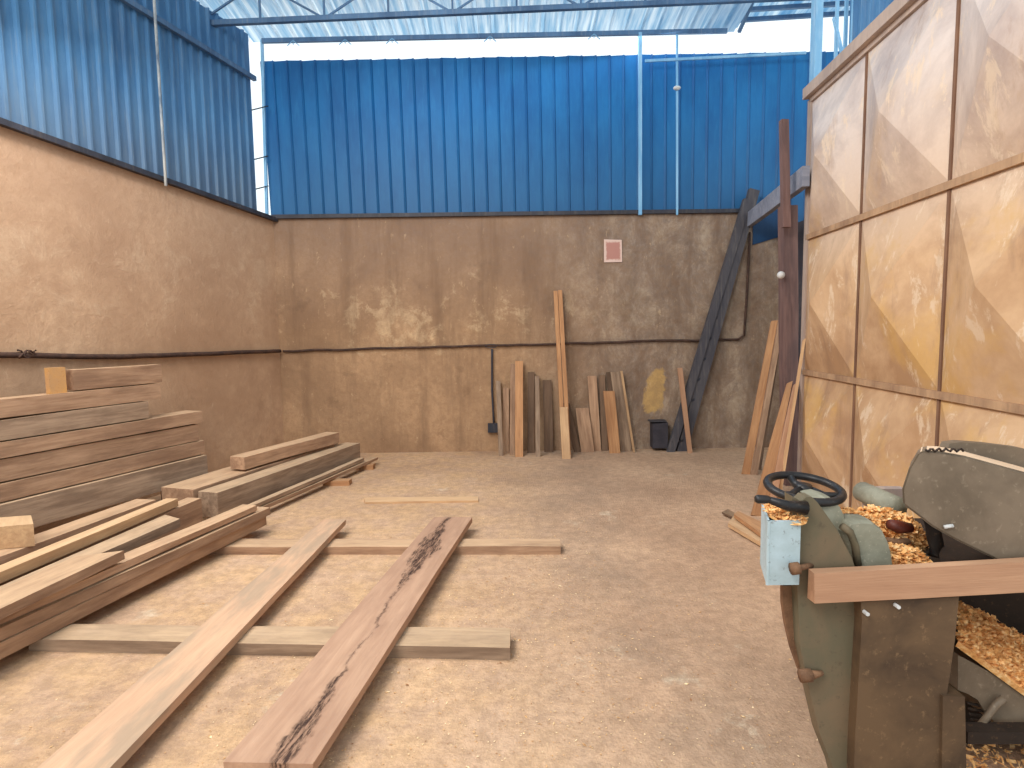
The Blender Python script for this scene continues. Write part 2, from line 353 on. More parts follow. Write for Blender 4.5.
# back wall masonry
ztopL = Y(276, 219, BY).z; ztopR = Y(742, 213, BY).z
XL = LP.x; XR = 3.35
bm = bmesh.new(); prism(bm, [(XL-.15, BY, 0), (XR+.1, BY, 0), (XR+.1, BY, ztopR), (XL-.15, BY, ztopL)], (0, .15, 0))
wback = tag(link('wall_back', bm, 'plaster_back'), kind='structure')
def corrugated(P0, P1, T0, T1, nrm, pitch=.13, depth=.024, flat=.62, rag=0, back=False):
    """P0->P1 bottom line, T0->T1 top line; slot 0 pans, slot 1 ridges"""
    bm = bmesh.new(); P0, P1, T0, T1, nrm = map(V, (P0, P1, T0, T1, nrm)); L = (P1-P0).length; n = int(L/pitch); cols = []
    for i in range(n+1):
        for k, (f, h) in enumerate(((0, 0), (flat, 0), (flat+.13, 1), (.93, 1))):
            t = min(1, (i+f)/n)
            if i == n and k: break
            rg = random.uniform(-rag, rag) if k == 0 else 0
            cols.append((bm.verts.new(P0.lerp(P1, t)+nrm*depth*h), bm.verts.new(T0.lerp(T1, t)+nrm*depth*h+V((0, 0, rg))), k))
    for a, b in zip(cols, cols[1:]):
        f = bm.faces.new((a[0], b[0], b[1], a[1])); f.material_index = 1 if a[2] == 1 or (back and a[2]) else 0
    return bm
CB = BY+.1
b0 = Y(271, 216, CB); b1 = Y(748, 212, CB); t0 = Y(266, 61, CB); t1 = Y(748, 53, CB)
o = link('cladding', corrugated((b0.x, CB, b0.z), (b1.x, CB, b1.z), (b0.x-.04, CB, t0.z), (b1.x, CB, t1.z), (0, -1, 0), pitch=.165, depth=.016, flat=.8, rag=.008, back=True), ['blue_sheet_back', 'blue_ridge_back'], wback)
b2 = Y(748, 255, CB); t2 = Y(860, 51, CB)
o = link('cladding', corrugated((b1.x, CB, b2.z), (t2.x+.3, CB, b2.z), (b1.x, CB, t1.z), (t2.x+.3, CB, t2.z), (0, -1, 0), pitch=.165, depth=.016, flat=.8, rag=.008, back=True), ['blue_sheet_back', 'blue_ridge_back'], wback)
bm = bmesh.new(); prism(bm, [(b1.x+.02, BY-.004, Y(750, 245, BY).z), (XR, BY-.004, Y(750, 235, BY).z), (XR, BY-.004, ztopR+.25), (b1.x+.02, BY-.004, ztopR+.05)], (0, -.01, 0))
link('shade_sheet', bm, 'blue_sheet_shade', wback)  # added panel whose dark colour stands in for shade on the cladding
bm = bmesh.new(); bar(bm, (XL, BY-.03, ztopL+.02), (b1.x-.05, BY-.03, ztopR+.02), .05, .045); link('base_rail', bm, 'steel_dark', wback)
# left wall
def lwz(px, py, off=0): return LW(px, py, off)
a0 = LW(0, 125); a1 = LW(262, 217); sl = (a0.z-a1.z)/((a0-a1).to_2d().length)
def lpt(s, z, off=0): return LP-LD*s+LN*off+V((0, 0, z))      # s metres from back corner toward camera
SL = 7.8
bm = bmesh.new(); zc = a1.z+sl*(-(a1-LP).to_2d().length)
zf = zc+sl*SL
prism(bm, [lpt(-.1, 0), lpt(SL, 0), lpt(SL, zf), lpt(-.1, zc)], -LN*.15)
wleft = tag(link('wall_left', bm, 'plaster_left'), kind='structure')
send = (LW(258, 200, .02)-LP).to_2d().length
ct = LW(258, 41); cte = (ct.z-LW(192, 0).z)/((LW(192, 0)-ct).to_2d().length)
o = link('cladding', corrugated(lpt(send, zc+sl*send, .0), lpt(SL, zf, .0), lpt(send, ct.z, .0), lpt(SL, ct.z-cte*(SL-send), .0), LN, pitch=.128, depth=.028, flat=.66), ['blue_sheet', 'blue_sheet_dusty'], wleft)
bm = bmesh.new(); bar(bm, lpt(0.0, zc+.01, .04), lpt(SL, zf+.01, .04), .05, .045); link('base_rail', bm, 'steel_dark', wleft)
bm = bmesh.new(); g0 = LW(255, 79, .06); g1 = LW(126, 0, .06); bar(bm, g0, g0+(g1-g0)*2.2, .04, .05); link('girt', bm, 'steel_blue', wleft)
for s_, z1 in ((LW(172, 20, .08), 0), (LW(160, 150, .08), 0)):
    pass
bm = bmesh.new(); p = LW(172, 20, .09); q = LW(166, 186, .09); bar(bm, (q.x, q.y, q.z), (q.x, q.y, p.z+.4), .018); link('stud', bm, 'blue_sheet_dusty', wleft)
bm = bmesh.new(); p = Y(262, 40, BY-.02); q = Y(267, 217, BY-.02); bar(bm, q, p, .03); link('corner_post', bm, 'steel_light', wleft)
bm = bmesh.new()
for yy in (110, 160, 190): bar(bm, Y(252, yy, BY-.3), Y(268, yy-4, BY), .012)
link('corner_tie', bm, 'steel_dark', wleft)

# roof
EZ0 = Y(262, 41, BY-.05); EZ1 = Y(727, 31, BY-.05)
def roofz(y, x=0): return (EZ0.z+EZ1.z)/2+.02+(BY-y)*.12
rx0 = LP.x-.9
def roofsheet(name, x0, x1, y0, y1, pitch, zoff=0):
    bm = bmesh.new(); n = int((x1-x0)/pitch); prev = None
    for i in range(n+1):
        for f, h in ((0, 0), (.72, 0), (.76, 1), (.94, 1)):
            x = x0+(i+f)*pitch
            zx = EZ0.z+(EZ1.z-EZ0.z)*(x-EZ0.x)/(EZ1.x-EZ0.x)+.02+h*.045+zoff
            c = (bm.verts.new((x, y1, zx)), bm.verts.new((x, y0, zx+(y1-y0)*.12)))
            if prev: bm.faces.new((prev[0], c[0], c[1], prev[1]))
            prev = c
    return bm
ceil = tag(link('ceiling', roofsheet('ceiling', rx0, EZ1.x-.02, 1.2, BY+.02, .19), 'roof_sheet'), kind='structure')
for k, (pa, pb, yy) in enumerate((((262, 41), (727, 31), BY-.06),)):
    bm = bmesh.new(); bar(bm, Y(*pa, yy), Y(*pb, yy), .035, .05); link('eave_beam', bm, 'steel_blue', ceil)
# truss chord with web bars
TY = 6.55
ca = Y(222, 23, TY); cb = Y(735, 0, TY); cd = (cb-ca)
bm = bmesh.new(); bar(bm, ca-cd*.1, ca+cd*1.25, .05, .05)
top_z = .34
for i in range(10):
    t = -.05+i*.125; p = ca+cd*t
    bar(bm, p, p+V((0, 0, top_z)), .02); 
    if i % 2 == 0: bar(bm, p, ca+cd*(t+.11)+V((0, 0, top_z)), .018); bar(bm, p, ca+cd*(t-.11)+V((0, 0, top_z)), .018)
bar(bm, ca-cd*.1+V((0, 0, top_z)), ca+cd*1.25+V((0, 0, top_z)), .04)
link('truss', bm, 'steel_blue', ceil)
bm = bmesh.new()
for px in (293, 345, 392, 490, 594):       # small purlin cleats hanging at the eave
    p = Y(px, 41-(px-262)*.0215, BY-.08); bar(bm, p+V((-.07, 0, -.06)), p+V((0, 0, 0)), .008); bar(bm, p+V((.07, 0, -.06)), p, .008); bar(bm, p, p+V((0, 0, -.05)), .008)
link('wire_tie', bm, 'steel_light', ceil)
# further roof beyond, higher strips
bm = bmesh.new(); RY = 8.4
za = Y(735, 22, RY).z
ang = .28
prism(bm, [(EZ1.x-.3, RY, za), (6.5, RY, za+.2), (6.5, RY-3.0, za+.2+.45), (EZ1.x-.3, RY-3.0, za+.45)], (0, 0, .02))
c2 = tag(link('ceiling', bm, 'roof_sheet'), kind='structure')
c2.name = 'ceiling_annex'
bm = bmesh.new()
for k in range(9):
    yk = RY-.02-k*.2; zk = za+(RY-yk)*.15-.03; bar(bm, (EZ1.x-.3, yk, zk), (6.5, yk, zk+.2), .045, .05)
link('purlin', bm, 'steel_blue', c2)
bm = bmesh.new(); bar(bm, Y(739, 32, 7.6), Y(757, -8, 7.2), .035); link('brace', bm, 'steel_blue', c2)

# posts at the back
o = bmesh.new(); bar(o, Y(640, 215, BY-.06), Y(640, 33, BY-.06), .04); tag(link('steel_post', o, 'steel_light'), 'thin steel post rising in front of the blue sheeting to the eave, thicker of two', 'post')
o = bmesh.new(); bar(o, Y(677, 215, BY-.06), Y(677, 31, BY-.06), .022)
rod = tag(link('steel_rod', o, 'steel_light'), 'slim pale rod in front of the blue sheeting with a small fitting halfway up', 'rod')
bm = bmesh.new(); p = Y(677, 88, BY-.09); bmesh.ops.create_icosphere(bm, subdivisions=2, radius=.035, matrix=Matrix.Translation(p) @ Matrix.Diagonal((1.3, 1, .7, 1)))
link('fitting', bm, 'grey_plastic', rod, smooth=True)
bm = bmesh.new(); bar(bm, Y(645, 61, BY-.08), Y(806, 53, BY-.08), .02, .03)
tag(link('top_rail', bm, 'steel_light'), 'pale thin rail along the top edge of the blue back sheeting', 'rail')

# wall on the right, beyond the gate
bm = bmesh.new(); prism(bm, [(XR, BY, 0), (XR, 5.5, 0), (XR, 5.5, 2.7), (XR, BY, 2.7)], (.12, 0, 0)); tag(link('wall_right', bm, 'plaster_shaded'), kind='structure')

# gate -------------------------------------------------------------
cols = [0.0, (gpt(0, 0)-GW(862, 210)).to_2d().length, (gpt(0, 0)-GW(951, 180)).to_2d().length]
cols.append(cols[2]+.98); cols.append(cols[3]+.98)
zr1 = GW(808, 238).z; zr1b = GW(1010, 163).z; zr2 = GW(800, 372).z; zr2b = GW(1010, 405).z; zt = GW(812, 95).z; ztb = GW(930, 2).z
print('GATE', cols, zr1, zr1b, zr2, zr2b, zt, ztb, 'wall tops', ztopL, ztopR, a0.z, a1.z, 'ceil', EZ0.z, EZ1.z, 'LP', LP)
zr1 = (zr1+zr1b)/2; zr2 = (zr2+zr2b)/2; zt = (zt+ztb)/2
rows = [.04, zr2, zr1, zt]
gate = empty('metal_gate', gpt(0, 0), 'tall dusty tan metal gate with pressed pyramid panels along the right side', 'gate')
for i in range(4):
    for j in range(3):
        bm = bmesh.new(); g = .02
        s0, s1, z0, z1 = cols[i]+g*.4, cols[i+1]-g*.4, rows[j]+g, rows[j+1]-g
        c = [bm.verts.new(gpt(s, z)) for s, z in ((s0, z0), (s1, z0), (s1, z1), (s0, z1))]; ap = bm.verts.new(gpt((s0+s1)/2, (z0+z1)/2, .16))
        for k in range(4): bm.faces.new((c[k], c[(k+1) % 4], ap))
        rel(link('panel', bm, 'gate_sheet'), gate)
for i, s in enumerate(cols):
    bm = bmesh.new(); w = .06 if i == 0 else .022; bar(bm, gpt(s, 0.01), gpt(s, zt), w, .05 if i == 0 else .022, up=GN); rel(link('stile', bm, 'gate_seam' if i else 'steel_dust'), gate)
for j, z in enumerate(rows):
    bm = bmesh.new(); bar(bm, gpt(0, z, .01), gpt(cols[-1], z, .01), .03, .045); rel(link('rail', bm, 'gate_frame' if j < 3 else 'steel_dust'), gate)
# structure over the gate
wg = tag(link('wall_gate_side', (lambda b: (bar(b, gpt(-.03, zt+.06, .02), gpt(cols[-1]+.5, zt+.06, .02), .1, .09), b)[1])(bmesh.new()), 'steel_dust'), kind='structure')
s_p = (gpt(0, 0)-GW(850, 40, -.06)).to_2d().length
link('cladding', corrugated(gpt(s_p, zt+.1, -.05), gpt(cols[-1]+.5, zt+.1, -.05), gpt(s_p, zt+1.6, -.05), gpt(cols[-1]+.5, zt+1.6, -.05), GN, pitch=.128, depth=.028, flat=.66), ['blue_sheet', 'blue_sheet_dusty'], wg)
bm = bmesh.new(); bar(bm, gpt(.05, zt+.1), gpt(.05, zt+1.7), .1, .06, up=GN); link('post', bm, 'steel_light', wg)
for px in (832, 841, 848):
    s = (gpt(0, 0)-GW(px, 50)).to_2d().length
    bm = bmesh.new(); bar(bm, gpt(s, zt+.1, -.03), gpt(s, zt+1.6, -.03), .022); link('grille_bar', bm, 'steel_light', wg)
bm = bmesh.new(); bar(bm, GW(834, 18, -.03), GW(846, 72, -.03), .022); link('brace', bm, 'steel_light', wg)

# ------------------------------------------------------------------ cables and pipes
def wavy(pts, r, name, mat, n=8, amp=.008):
    out = []
    for (a, b) in zip(pts, pts[1:]):
        m = max(2, int((b-a).length/.12))
        for i in range(m): p = a.lerp(b, i/m); out.append(p+V((0, 0, amp*noise.noise(p*4))))
    out.append(pts[-1]); bm = bmesh.new(); tube(bm, out, r, n); return link(name, bm, mat, smooth=True)
o = wavy([LW(-60, 356, .03), LW(20, 355, .03), LW(60, 356, .03), LW(120, 356.5, .03), LW(200, 354, .03), LW(280, 351, .04)], .022, 'wall_cable', 'cable_dark', amp=.006)
tag(o, 'dark sagging cable bundle fixed along the left wall above the timber stack', 'cable')
bm = bmesh.new()
pts = []
for i in range(26):
    t = i/25*math.pi*6; c = LW(18+i*.8, 354, .045); pts.append(c+V((.0, .03*math.sin(t*1.3), .028*math.cos(t))))
tube(bm, pts, .007, 6); rel(link('cable_wrap', bm, 'cable_dark', smooth=True), o)
o = wavy([Y(283, 351, BY-.03), Y(400, 348, BY-.03), Y(560, 344, BY-.03), Y(640, 341, BY-.03), Y(738, 339.5, BY-.03), Y(744, 336, BY-.03), Y(747, 290, BY-.03), Y(750, 232, BY-.03)], .014, 'wall_pipe', 'cable_dark', amp=.012)
tag(o, 'dark pipe running along the back wall then turning up near the corner', 'pipe')
o = wavy([Y(492, 349, BY-.035), Y(492, 390, BY-.035), Y(494, 428, BY-.035)], .012, 'drop_pipe', 'steel_dark', amp=.004)
tag(o, 'thin dark pipe dropping from the wall pipe to a socket beside the boards', 'pipe')
bm = bmesh.new(); p = Y(491, 346, BY-.04)
tube(bm, [p+V((.07*math.cos(t), 0, .02*math.sin(t))) for t in [k*math.pi/8 for k in range(17)]], .005, 6); rel(link('loop', bm, 'steel_dark', smooth=True), o)
bm = bmesh.new(); prism(bm, [Y(488, 423, BY-.01), Y(499, 423, BY-.01), Y(499, 432, BY-.01), Y(488, 432, BY-.01)], (0, -.05, 0)); bev(bm, .006); rel(link('socket', bm, 'steel_dark'), o)
bm = bmesh.new(); prism(bm, [Y(604, 239.5, BY-.002), Y(621.5, 240, BY-.002), Y(622, 262, BY-.002), Y(604, 262.5, BY-.002)], (0, -.012, 0))
tag(link('paper_notice', bm, 'faded_notice'), 'small faded reddish notice with pale border high on the back wall', 'notice')
bm = bmesh.new(); prism(bm, [Y(650, 422, BY-.02), Y(665, 421, BY-.02), Y(665, 446, BY-.02), Y(650, 446, BY-.02)], (0, -.14, 0)); bev(bm, .006)
bx_ = tag(link('storage_box', bm, 'dark_box'), 'small dark box on the floor against the back wall beside the ladder foot', 'box')
bm = bmesh.new(); p = Y(657, 421, BY-.09)
prism(bm, [p+V((-.1, -.08, 0)), p+V((.1, -.08, 0)), p+V((.1, .06, 0)), p+V((-.1, .06, 0))], (0, 0, .012)); rel(link('lid', bm, 'steel_dark'), bx_)

# ------------------------------------------------------------------ boards leaning on the back wall
def lean(name, bot, top, wpx, mat, label, foot=.0, thick=.022, topoff=.03, group='boards leaning on the back wall', skew=0, yb=None):
    """bot/top: pixel at centre of the board's foot and head"""
    B = Z(*bot, 0); Tt = Y(*top, BY-topoff-thick)
    w = wpx*B.y/F; h = V((w/2, 0, 0))
    n = V((0, -1, .1))
    if B.y > BY-topoff-thick-.02: B.y = BY-topoff-thick-.05
    return slab(name, (Tt-h, Tt+h, B+h, B-h), thick, mat, label, 'board', group, up=n, jitter=.0015)
lean('leaning_board', (501, 456), (498, 381), 4.5, 'wood_grey', 'slim pale grey batten leaning just right of the drop pipe')
lean('leaning_board', (506, 453), (506, 388), 6, 'wood_tan', 'short brown board leaning between the grey batten and the bright board', topoff=.02)
lean('leaning_board', (512, 455), (513, 364), 5, 'wood_tan', 'narrow brown board leaning against the left edge of the bright board')
lean('leaning_board', (519, 457), (519, 361), 8, 'wood_orange', 'bright orange board leaning alone, left of the tallest boards', topoff=.05)
lean('leaning_board', (538, 457), (537, 376), 4.5, 'wood_grey', 'thin greyish lath standing between the bright board and the tallest boards')
lean('leaning_board', (531, 453), (531, 372), 7, 'wood_dark', 'dim dark board behind the thin greyish lath', topoff=.02)
lean('leaning_board', (549, 452), (547, 380), 9, 'wood_dark', 'dim dark board just left of the tallest boards', topoff=.02)
lean('leaning_board', (564, 455), (555.5, 291), 4, 'wood_orange', 'left board of the tallest leaning pair', topoff=.05)
lean('leaning_board', (569, 455), (560, 290), 4, 'wood_orange', 'right board of the tallest leaning pair', topoff=.055)
lean('leaning_board', (566.5, 459), (563.5, 407), 8.5, 'wood_pale', 'short pale board leaning in front of the feet of the tallest pair', topoff=.26)
lean('leaning_board', (577, 451), (566, 403), 7, 'wood_dark', 'dark brown board slanting just right of the tallest pair', topoff=.05)
lean('leaning_board', (587, 451), (582, 408), 13, 'wood_tan', 'short wide brown board, lowest of the group right of the tallest pair', topoff=.07)
lean('leaning_board', (597, 451), (592, 376), 9, 'wood_tan', 'taller brown board behind the short wide one', topoff=.03)
lean('leaning_board', (605, 451), (602, 375), 6, 'wood_dark', 'narrow dark board left of the short orange board', topoff=.02)
lean('leaning_board', (613, 451), (609, 391), 11, 'wood_orange', 'short orange board in front at the right of the leaning group', topoff=.16)
lean('leaning_board', (618, 450), (612, 372), 11, 'wood_dark', 'brown board showing above the short orange board', topoff=.02)
lean('leaning_board', (626, 451), (616, 372), 11, 'wood_grey', 'wide greyish board, last on the right of the leaning group', topoff=.06)
lean('leaning_batten', (632.5, 451), (621.5, 371), 2, 'wood_pale', 'thin pale batten along the right edge of the wide greyish board', topoff=.13, thick=.02)
lean('reddish_batten', (681.5, 447), (680, 368), 4.5, 'wood_board', 'reddish upright batten standing before the ladder foot', topoff=.2, group=None)

# ladder stair
lad = empty('steep_ladder', Z(675, 447, 0), 'steep dark dusty ladder leaning up to the loft beam near the right corner', 'ladder')
def leanbar(b, t, wpx, dy0, dy1, nm, mat, dep):
    B = Y(*b, dy0); Tt = Y(*t, dy1); bm = bmesh.new(); bar(bm, B, Tt, dep, wpx*dy0/F, up=V((1, 0, 0))); bev(bm, .004); return rel(link(nm, bm, mat), lad)
leanbar((670, 453), (747, 200), 7.5, 7.2, 7.30, 'rail', 'ladder_steel', .07)
leanbar((681, 452), (754, 190), 10, 7.23, 7.31, 'rail', 'ladder_steel', .07)
for k in range(12):
    t = (k+.6)/12.5; a = Y(670, 453, 7.2).lerp(Y(747, 200, 7.30), t); b = Y(681, 452, 7.23).lerp(Y(754, 190, 7.31), t)
    bm = bmesh.new(); bar(bm, a+(a-b)*.25, b, .06, .03); rel(link('rung', bm, 'steel_dark'), lad)
# loft beam, post, pole
A = Y(748, 221, BY); B = Z(806, 176, A.z)
B = V((B.x, B.y, A.z)); bm = bmesh.new(); bar(bm, A, A+(B-A)*1.0, .06, .17); bev(bm, .006)
tag(link('loft_beam', bm, 'wood_blue_grey'), 'blue-grey beam running from the back wall to the brown post', 'beam')
pb = Z(793, 486, 0); yb = pb.y
slab('timber_post', (Y(783.5, 205, yb), Y(798, 205, yb), Y(799, 486, yb), Y(786, 486, yb)), .12, 'wood_umber', 'dark brown squared post standing behind the far edge of the gate', 'post', up=(0, -1, 0))
slab('upright_pole', (Y(782, 119, yb-.16), Y(789, 119, yb-.16), Y(791, 205+22, yb-.16), Y(783.5, 205+22, yb-.16)), .06, 'wood_umber', 'thin weathered pole fixed to the brown post and rising above the loft beam', 'pole', up=(0, -1, 0))
bm = bmesh.new(); p = Y(781, 275, yb-.05); bmesh.ops.create_icosphere(bm, subdivisions=2, radius=.035, matrix=Matrix.Translation(p)); tag(link('light_bulb', bm, 'grey_plastic', smooth=True), 'small pale bulb on the left side of the brown post', 'bulb')

# boards leaning at the right
def lean2(bot4, top4, ybot, ytop, thick, mat, label, name='leaning_plank', group='planks leaning near the gate edge'):
    (bl, br), (tl, tr) = bot4, top4
    BL = Z(*bl, 0); BR = Z(*br, 0); yy = (BL.y+BR.y)/2; BL = Y(*bl, yy); BR = Y(*br, yy)
    return slab(name, (Y(*tl, ytop), Y(*tr, ytop), BR, BL), thick, mat, label, 'plank', group, up=(0, -1, .1))
lean2(((742, 474), (750, 475)), ((772, 321), (778, 320)), 0, 6.25, .025, 'wood_orange', 'leftmost orange plank of the pair leaning by the brown post')
lean2(((751.5, 475), (757.5, 475)), ((779.5, 319), (784.5, 317)), 0, 6.22, .025, 'wood_tan', 'browner plank tight against the right of the leftmost leaning plank')
lean2(((757, 470), (761, 470)), ((778, 350), (783, 330)), 0, 6.3, .03, 'wood_dark', 'dark narrow plank behind the pair by the brown post')
lean2(((751, 515), (765, 517)), ((787, 383), (793, 381)), 0, 5.5, .03, 'wood_orange', 'shorter orange plank leaning nearest the handwheel')
lean2(((766.5, 515), (773, 517)), ((794.5, 384), (799, 384)), 0, 5.44, .03, 'wood_board', 'reddish plank leaning close beside the shorter orange plank')
lean2(((776, 510), (779, 511)), ((803, 340), (806, 338)), 0, 5.36, .02, 'wood_pale', 'long thin pale strip leaning on the gate above the shorter planks')
# scraps on the floor
def flat(name, px4, z, thick, mat, label, cat='board', group=None):
    return slab(name, [Z(*p, z) for p in px4], thick, mat, label, cat, group)
flat('wood_offcut', [(734, 514), (738, 511), (768, 525), (765, 536)], .09, .03, 'wood_orange', 'upper offcut of the small pile on the floor beside the handwheel', 'offcut', 'offcuts beside the machine')
flat('wood_offcut', [(728, 523), (733, 516), (775, 540), (770, 548)], .045, .03, 'wood_pale', 'lower pale offcut lying under the other by the handwheel', 'offcut', 'offcuts beside the machine')
flat('wood_offcut', [(722, 512), (728, 509), (742, 517), (738, 519)], .03, .015, 'wood_dark', 'small dark scrap at the far tip of the offcut pile', 'offcut', 'offcuts beside the machine')

# ------------------------------------------------------------------ central planks and sleepers
flat('far_sleeper', [(560, 539), (560.5, 546.5), (206, 547), (208, 538.5)], .055, .055, 'wood_tan', 'far of the two sleeper timbers crossing under the wide planks', 'timber')
flat('near_sleeper', [(511, 628), (510, 648), (28, 639), (34, 624)], .06, .06, 'wood_grey', 'near of the two sleeper timbers crossing under the wide planks', 'timber')
flat('wide_plank', [(324, 519), (346, 519.5), (98, 780), (18, 783)], .104, .04, 'wood_pink', 'left wide plank laid over the two sleepers, grey streak down its middle', 'plank')
flat('wide_plank', [(434, 517), (472, 517), (313, 764), (224, 762)], .104, .04, 'wood_cracked', 'right wide plank laid over the two sleepers, with a long dark split', 'plank')
flat('floor_lath', [(478, 496.5), (478.5, 500.5), (365, 502), (364, 497.5)], .018, .018, 'wood_pale', 'thin pale lath lying alone on the floor beyond the planks', 'lath')

# ------------------------------------------------------------------ pile of long boards on the left
G1 = 'long boards laid on the left ends of the sleepers'
T('long_board', (266, 515), (9, 639), .14, .16, .075, 'wood_tan', 'lowest front board of the long stack resting on the sleepers', G1, ext=1.0)
T('long_board', (270, 507), (0, 629), .2, .16, .055, 'wood_tan', 'second board up in the long stack resting on the sleepers', G1, ext=1.0)
T('long_board', (257, 505), (0, 616), .25, .12, .04, 'wood_tan', 'top board of the long stack resting on the sleepers', G1, ext=1.0)
flat('long_board', [(76, 556), (124, 550), (-70, 642), (-90, 628)], .32, .05, 'wood_tan', 'short board with an angled end lying across the top of the long stack', 'timber', G1)
flat('long_board', [(165, 514.5), (180, 518.5), (-20, 607), (-34, 602)], .27, .06, 'wood_grey', 'grey board with dark side running under the angled-end board', 'timber', G1)
T('square_beam', (201, 498), (0, 580), .26, .115, .25, 'wood_tan', 'thick dark-sided beam just behind the long board stack', ext=.8, group='beams on the floor between the stacks')
T('flat_board', (178, 498.5), (0, 572.5), .325, .09, .055, 'wood_pale', 'bright narrow board with ridged edge behind the thick dark-sided beam', ext=.8, group='beams on the floor between the stacks')
T('flat_board', (156, 499.5), (0, 557), .26, .17, .05, 'wood_tan', 'wide board lying at the foot of the wall stack', ext=.8, group='beams on the floor between the stacks')
# block on them
p1 = Z(33, 546, .262)
fr = [Y(-40, 560, p1.y-.1), Y(33, 546, p1.y), Y(33, 524, p1.y), Y(-40, 532, p1.y-.1)]
slab('squared_block', (V((fr[3].x-.14, fr[3].y+.2, fr[2].z)), V((fr[2].x-.155, p1.y+.18, fr[2].z)), V((fr[2].x, p1.y, fr[2].z)), V((fr[3].x, fr[3].y, fr[2].z))), fr[2].z-.262, 'wood_pale', 'squared pale block end resting on the boards at the foot of the wall stack', 'block')

# bearers below
def bearer(c, sx, sy, h, label, mat='wood_dark', z0=0, rz=0):
    bm = bmesh.new(); prism(bm, [(-sx/2, -sy/2, 0), (sx/2, -sy/2, 0), (sx/2, sy/2, 0), (-sx/2, sy/2, 0)], (0, 0, h)); bev(bm, .004)
    o = link('bearer_block', bm, mat, loc=(c[0], c[1], z0), rot=(0, 0, rz)); return tag(o, label, 'block', 'bearer blocks under the stacks')
# ------------------------------------------------------------------ wall stack
SZ = .19
e0 = Z(207, 455.5, .41); e1 = Z(0, 506, .41); SD = (e1-e0).normalized(); SNn = V((-SD.y, SD.x, 0)); SNn = SNn if SNn.x < 0 else -SNn
G2 = 'timbers stacked against the left wall'
def sbeam(fx, ytop, ybot, off, w, mat, label, z0, near=None, L=3.6):
    P0 = e0+SNn*off; n = SNn
    a = onplane(fx, ytop, P0, n); b = onplane(fx, ybot, P0, n); h = a.z-b.z
    h = a.z-z0-.003 if z0 > SZ else h; A = V((a.x, a.y, a.z)); B = A+SD*L
    if near: q = onplane(near, ytop, P0, n); B = V((q.x, q.y, a.z))
    slab('stacked_timber', (A+n*w, A, B, B+n*w), h-.008, mat, label, 'timber', G2)
    return a.z
z = sbeam(207, 455, 479, 0, .17, 'wood_grey', 'bottom timber of the left wall stack, greyest and set forward', SZ)
z = sbeam(204, 440.5, 453.5, .03, .2, 'wood_tan', 'second timber up in the left wall stack', z)
z = sbeam(198, 424, 440, .04, .2, 'wood_tan', 'third timber up in the left wall stack', z)
z = sbeam(202, 411, 424, .03, .2, 'wood_tan', 'fourth timber up, with a knot on its side, in the left wall stack', z)
z = sbeam(148, 401.5, 413, .04, .15, 'wood_grey', 'fifth timber up in the left wall stack, shorter than those below', z)
z = sbeam(160, 383.5, 400, .05, .14, 'wood_tan', 'sixth timber up in the left wall stack, under the topmost one', z)
z = sbeam(161, 364.5, 382, .06, .1, 'wood_tan', 'topmost timber of the left wall stack', z, near=72)
for k, t in enumerate((.25, 1.6, 3.0)):
    c = e0+SD*t+SNn*.11
    bearer((c.x, c.y), .24, .1, .188, ['bearer block under the far end of the wall stack', 'bearer block under the middle of the wall stack', 'bearer block under the near end of the wall stack'][k], rz=math.atan2(SNn.y, SNn.x))
pa = onplane(48, 368, e0+SNn*.06, SNn); pb_ = onplane(67, 390, e0+SNn*.06, SNn)
bm = bmesh.new(); z6 = onplane(160, 383.5, e0+SNn*.05, SNn).z
prism(bm, [V((pa.x, pa.y, z6)), V((pb_.x, pb_.y, z6)), V((pb_.x, pb_.y, pa.z)), V((pa.x, pa.y, pa.z))], SNn*.04); bev(bm, .004)
tag(link('painted_offcut', bm, 'orange_paint'), 'small orange square offcut standing on the wall stack near its top', 'offcut')

# ------------------------------------------------------------------ big beams toward the back corner
def T2(name, FR, NR, zt_, w, h, mat, label, group): return T(name, FR, NR, zt_, w, h, mat, label, group)
G3 = 'beams lying in the back left corner'
T('heavy_beam', (360, 443), (217, 493), .27, .18, .2, 'wood_grey', 'large front beam lying in the back left corner, widest and darkest sided', G3)
T('heavy_beam', (338, 443), (193, 489.5), .29, .32, .12, 'wood_tan', 'low flat beam lying behind the large front corner beam', G3)
o = T('heavy_beam', (339, 432.5), (244, 457.5), .42, .16, .11, 'wood_tan', 'top beam of the back left corner pile', G3)
def under(pf, pn, zt_, label):
    pass
T('thin_board', (378, 457), (262, 507), .09, .09, .03, 'wood_tan', 'right thin board running along the foot of the large corner beam', 'thin boards at the foot of the corner beams')
T('thin_board', (364, 458), (249, 507), .132, .06, .03, 'wood_grey', 'left thin board tucked against the foot of the large corner beam', 'thin boards at the foot of the corner beams')
for (px, py, lab, sx, h) in ((304, 487, 'small block under the thin boards, nearest the long stack', .22, .06), (336, 486, 'small pale block poking out right of the thin boards', .26, .05), (364, 470, 'small block under the far tip of the thin boards', .2, .055)):
    p = Z(px, py, 0); bearer((p.x, p.y+.05), sx, .1, h, lab, 'wood_orange')
for (px, py, lab) in ((250, 488, 'hidden bearer under the near half of the corner beams'), (320, 462, 'hidden bearer under the far half of the corner beams')):
    p = Z(px, py, .07); bearer((p.x-.05, p.y), .7, .1, .07, lab)

